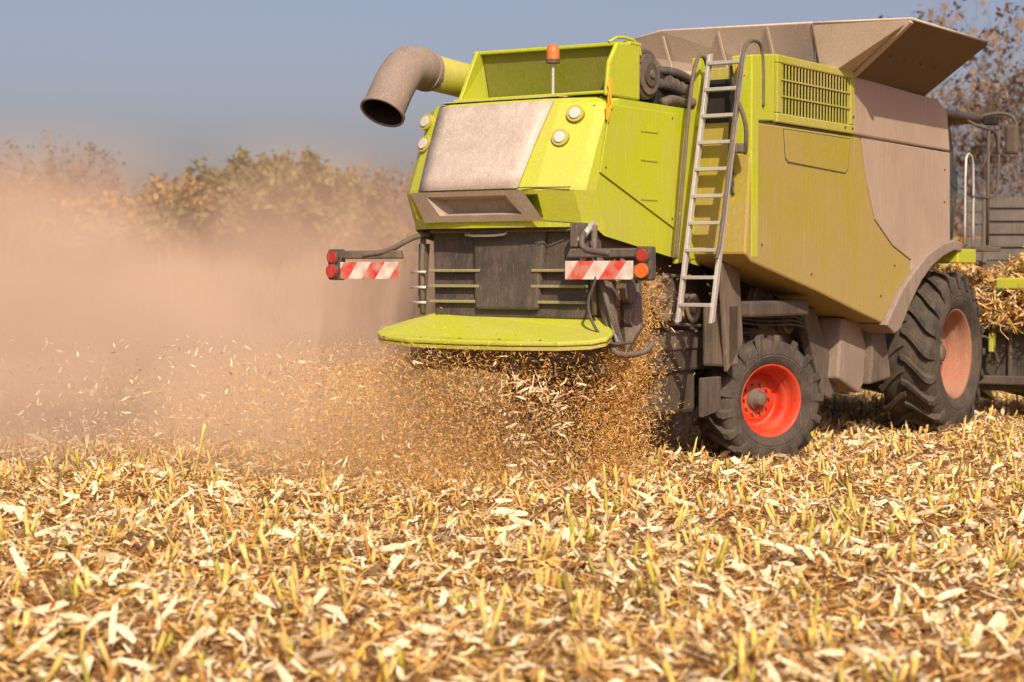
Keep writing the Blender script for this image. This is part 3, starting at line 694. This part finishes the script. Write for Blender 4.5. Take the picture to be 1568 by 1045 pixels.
# ------------------------------------------------------------------ trees & background
def leafmat(name,c1,c2,rough=.85):
    m,nt,out=nodes(name)
    b=N(nt,'ShaderNodeBsdfPrincipled'); b.inputs['Roughness'].default_value=rough; b.inputs['Specular IOR Level'].default_value=.2
    tc=N(nt,'ShaderNodeTexCoord'); n_=noise(nt,tc.outputs['Object'],.9,2); r=ramp(nt,n_.outputs[0],.35,.65,c1+(1,),c2+(1,))
    nt.links.new(r.outputs[0],b.inputs['Base Color']); nt.links.new(b.outputs[0],out.inputs[0]); return m
LV_OL=leafmat('olive_leaves',(.13,.115,.045),(.23,.19,.07))  # leaf colours lightened to carry the distance haze
LV_BR=leafmat('brown_leaves',(.18,.125,.085),(.28,.19,.12))
LV_OR=leafmat('orange_leaves',(.26,.155,.06),(.36,.23,.09))
TWIG=leafmat('twigs',(.22,.16,.135),(.30,.22,.18))  # twigs paler too, with the haze put into the colour
TWIGD=leafmat('tree_bark',(.15,.11,.085),(.22,.16,.125))
def tree(name,loc,H,spread,nleaf,leafm,seed,lsize=.09,depth=5,trunk=.16,stems=1,twigm=None):
    rs=random.Random(seed); V=[];F=[];tips=[]
    def br(p,d,l,r,k):
        q=p+d*l*.5+Vector((rs.gauss(0,.04),rs.gauss(0,.04),0))*l; d2=(d+Vector((rs.gauss(0,.15),rs.gauss(0,.15),rs.gauss(0.05,.08)))).normalized(); e=q+d2*l*.5
        b0=len(V); v,f=sweepdata([p,q,e],[r,r*.8,r*.62],4 if k<3 else 5,False)
        V.extend(v); F.extend([tuple(i+b0 for i in ff) for ff in f])
        if k<=2: tips.append((p,e))
        if k==0: return
        for _ in range(rs.choice((2,3,3)) if k>1 else 3):
            a=rs.uniform(0,6.283); s=rs.uniform(.35,.8)*spread
            nd=(d2+Vector((math.cos(a)*s,math.sin(a)*s,rs.uniform(-.1,.25)))).normalized()
            st=p.lerp(e,rs.uniform(.55,1))
            br(st,nd,l*rs.uniform(.62,.82),r*.58,k-1)
    base=Vector((0,0,0))
    for s_ in range(stems):
        d=Vector((rs.gauss(0,.25 if stems>1 else .04),rs.gauss(0,.25 if stems>1 else .04),1)).normalized()
        br(base+Vector((rs.gauss(0,.3),rs.gauss(0,.3),0))*(stems>1),d,H*.30,trunk/(stems**.5),depth)
    nb=len(V); V=np.array([tuple(v) for v in V]); F=np.array(F)
    r2=np.random.default_rng(seed); T=np.array([[tuple(a),tuple(b)] for a,b in tips])
    id_=r2.integers(0,len(T),nleaf); t=r2.random((nleaf,1)); P=T[id_,0]*(1-t)+T[id_,1]*t+r2.normal(0,.10,(nleaf,3))
    Ls=r2.uniform(.6,1.4,nleaf)*lsize
    Vl,ql,_=flakes(P,Ls,Ls*.7,r2.uniform(0,6.28,nleaf),r2.normal(0,.8,nleaf),r2.normal(0,.8,nleaf),r2.normal(0,.1,nleaf),np.zeros((nleaf,3)))
    VV=np.concatenate([V,Vl]); QQ=np.concatenate([F,ql+nb]); mi=np.concatenate([np.zeros(len(F)),np.ones(len(ql))])
    z=VV[:,2].max(); VV*=H/z
    o=fastmesh(name,VV,QQ,twigm or TWIG,None,leafm,mi); o.location=loc; return o
tree('bare_autumn_tree',(10.4,50,0),10.2,1.15,2600,LV_BR,3,.12,7,.09,3,TWIGD)
tree('bare_autumn_tree',(15.0,52,0),9.4,1.1,2000,LV_BR,11,.12,7,.08,3,TWIGD)
tree('leafy_shrub',(17.0,58,0),5.6,1.0,9000,LV_OL,5,.2,5,.12,3)
def hedge(name,items,leafm,twigm=None,ls=.17):
    obs=[]
    for k,(x,y,H,sp,nl,seed) in enumerate(items):
        obs.append(tree('tmp',(x,y,0),H,sp,nl,leafm,seed,ls,5,.10,5,twigm))
    bpy.ops.object.select_all(action='DESELECT')
    for o in obs: o.select_set(True)
    bpy.context.view_layer.objects.active=obs[0]; bpy.ops.object.join(); obs[0].name=name
it=[]
for k in range(22):
    Hk=(9.2,8.4,8.6,9.0,8.0,8.8,9.9,9.3,7.4,6.4)[k] if k<10 else 5.6
    it.append((-30+k*1.1+rng.normal(0,.4),96+rng.normal(0,3),Hk*rng.uniform(.95,1.07),.85,500,100+k))
for k in range(12):
    it.append((-10.0+k*1.6+rng.normal(0,.5),102+rng.normal(0,4),rng.uniform(7.8,9.6),.85,450,200+k))
for k in range(8):
    it.append((12+k*4+rng.normal(0,.8),98+rng.normal(0,4),rng.uniform(6.5,9),1.0,900,240+k))
hedge('distant_bare_trees',it,LV_BR)
it=[(-15.0+k*1.25+rng.normal(0,.2),88+rng.normal(0,1.5),[6.2,7.8,8.4,8.2,7.2][k],1.1,9000,300+k) for k in range(5)]
it+=[(-26.5,90,5.8,1.1,5000,310),(-29.5,92,5.4,1.1,5000,311),(-22.5,90,5.0,1.1,5000,312)]
hedge('olive_bushes',it,LV_OL,ls=.20)
it=[(-24+k*1.8+rng.normal(0,.6),92+rng.normal(0,2),(4.8,4.6,5.2,6.2,7.2,7.0)[k],1.0,5000,330+k) for k in range(6)]
it+=[(-7.5+k*3.0+rng.normal(0,.6),94+rng.normal(0,2),rng.uniform(4.0,5.5),1.0,3500,350+k) for k in range(14)]
hedge('autumn_bushes',it,LV_OR,ls=.2)
# reeds
n=16000
y=rng.uniform(52,84,n); x=rng.uniform(-.40,.45,n)*y
Hh=rng.uniform(.8,2.3,n)*(1+.45*np.sin(x*.45+y*.1)*np.cos(y*.3+x*.9))
w=rng.uniform(.03,.08,n)
tint=(.5+.5*np.sin(x*.8+np.sin(y*.5)*2))[:,None]
col=np.clip((np.array([[.30,.19,.12]])*tint+np.array([[.19,.13,.075]])*(1-tint))*rng.uniform(.6,1.25,(n,1)),.02,.8)
V,q,c=flakes(np.stack([x,y,Hh*.5],-1),Hh,w,rng.uniform(0,6.28,n),np.full(n,math.pi/2)+rng.normal(0,.18,n),rng.normal(0,.5,n),rng.normal(0,.03,n),col)
fastmesh('dry_reeds',V,q,STRAW,c)
v=[];f=[]
for k in range(60):
    xx=-400+k*14; h_=3+2.5*math.sin(k*.7)+1.5*math.sin(k*1.9)
    v+= [(xx,170+10*math.sin(k*.3),-1),(xx,176+10*math.sin(k*.3),max(1.5,h_)),(xx,230,-1)]
for k in range(59):
    for j_ in range(2): f.append((k*3+j_,k*3+j_+1,k*3+3+j_+1,k*3+3+j_))
mesh('distant_scrub_bank',v,f,LV_BR,None,smooth=True)

# ------------------------------------------------------------------ wooden grain trailer behind
T=empty('grain_trailer',(15.2,40,0),R(-6))
for k in range(5):
    box('side_board',(-5,-1.2,2.30+k*.28),(5,-1.15,2.30+k*.28+.235),WOOD,T,.008)
    box('side_board_far',(-5,1.15,2.30+k*.28),(5,1.2,2.30+k*.28+.235),WOOD,T,.008)
box('board_gap',(-5,-1.16,2.28),(5,-1.14,3.66),BLACK,T,0)
for k in range(11): box('board_post',(-5+k*.985,-1.26,2.25),(-5+k*.985+.09,-1.2,3.72),FRAME,T,.005)
box('trailer_bed',(-5,-1.2,1.2),(5,1.2,2.28),DARK,T,.03)
for x in(-3.5,-2.2,3.2):
    for s in(-1,1):
        lathe('trailer_tyre',[(-.15,.3),(-.16,.48),(-.1,.55),(.1,.55),(.16,.48),(.15,.3),(.02,.25),(.02,0)],RUB,T,32,loc=(x,s*1.0,.56),rot=(0,0,R(90)))

# ------------------------------------------------------------------ dust cloud
def dust(name,loc,scl,dens,col,seed,rz=0,lo_=.05,hi_=1.6,step=4.0,soft=.25,ns=(.36,.36,.5)):
    bpy.ops.mesh.primitive_ico_sphere_add(subdivisions=3,radius=1,location=loc); o=bpy.context.object; o.name=name; o.scale=scl; o.rotation_euler=(0,0,rz)
    m=bpy.data.materials.new(name+'_vol'); m.use_nodes=True; nt=m.node_tree; nt.nodes.clear()
    out=N(nt,'ShaderNodeOutputMaterial'); v=N(nt,'ShaderNodeVolumePrincipled')
    v.inputs['Color'].default_value=col+(1,); v.inputs['Anisotropy'].default_value=-.35
    tc=N(nt,'ShaderNodeTexCoord')
    ln=N(nt,'ShaderNodeVectorMath',operation='LENGTH'); nt.links.new(tc.outputs['Object'],ln.inputs[0])
    fo=N(nt,'ShaderNodeMapRange',interpolation_type='SMOOTHSTEP'); nt.links.new(ln.outputs['Value'],fo.inputs[0])
    fo.inputs[1].default_value=soft; fo.inputs[2].default_value=1.0; fo.inputs[3].default_value=1; fo.inputs[4].default_value=0
    mp=N(nt,'ShaderNodeMapping'); mp.inputs['Scale'].default_value=(scl[0]*ns[0],scl[1]*ns[1],scl[2]*ns[2]); mp.inputs['Location'].default_value=(seed,seed*2,0)
    nt.links.new(tc.outputs['Object'],mp.inputs[0]); nz=noise(nt,mp.outputs[0],1,2,.6)
    rr=N(nt,'ShaderNodeMapRange'); nt.links.new(nz.outputs[0],rr.inputs[0]); rr.inputs[1].default_value=.34; rr.inputs[2].default_value=.64; rr.inputs[3].default_value=lo_; rr.inputs[4].default_value=hi_
    d_=math_(nt,'MULTIPLY',math_(nt,'MULTIPLY',fo.outputs[0],rr.outputs[0]),dens)
    nt.links.new(d_,v.inputs['Density']); nt.links.new(v.outputs[0],out.inputs['Volume'])
    m.cycles.volume_step_rate=step
    o.data.materials.append(m); return o
dust('dust_cloud',(-4.9,22.0,.6),(8.6,5.0,3.6),.58,(.93,.65,.48),1.0)
dust('dust_cloud',(-1.3,17.9,.4),(2.9,1.6,1.4),.32,(.90,.62,.38),4.0,soft=.1)

# ------------------------------------------------------------------ world, sun, camera
w=bpy.data.worlds.new('World'); sc.world=w; w.use_nodes=True; nt=w.node_tree
bg=nt.nodes['Background']; sky=N(nt,'ShaderNodeTexSky',sky_type='NISHITA'); sky.sun_disc=False
EL=R(40)
az=R(10); sd=Vector((math.sin(az)*math.cos(EL),-math.cos(az)*math.cos(EL),math.sin(EL)))
sky.sun_elevation=EL; sky.sun_rotation=math.pi-az
sky.dust_density=3.6; sky.air_density=1.0; sky.ozone_density=2.2; sky.altitude=0
hs=mix(nt,1.0,sky.outputs[0],(1.12,.92,.95),'MULTIPLY')
nt.links.new(hs,bg.inputs[0]); bg.inputs[1].default_value=.118
L=bpy.data.lights.new('sun','SUN'); L.energy=5.0; L.angle=R(.5); L.color=(1,.86,.66)
lo=bpy.data.objects.new('sun',L); COL.objects.link(lo); lo.rotation_euler=sd.to_track_quat('Z','Y').to_euler()
cam=bpy.data.cameras.new('camera'); co=bpy.data.objects.new('camera',cam); COL.objects.link(co); sc.camera=co
co.location=(0,0,2.0); co.rotation_euler=(R(90)-math.atan(102.5/2800),0,0)
cam.sensor_width=36; cam.lens=36*2800/1568; cam.clip_end=3000; cam.clip_start=.1
cam.dof.use_dof=True; cam.dof.focus_distance=18.0; cam.dof.aperture_fstop=1.5
sc.view_settings.view_transform='Standard'; sc.view_settings.look='None'; sc.view_settings.exposure=0
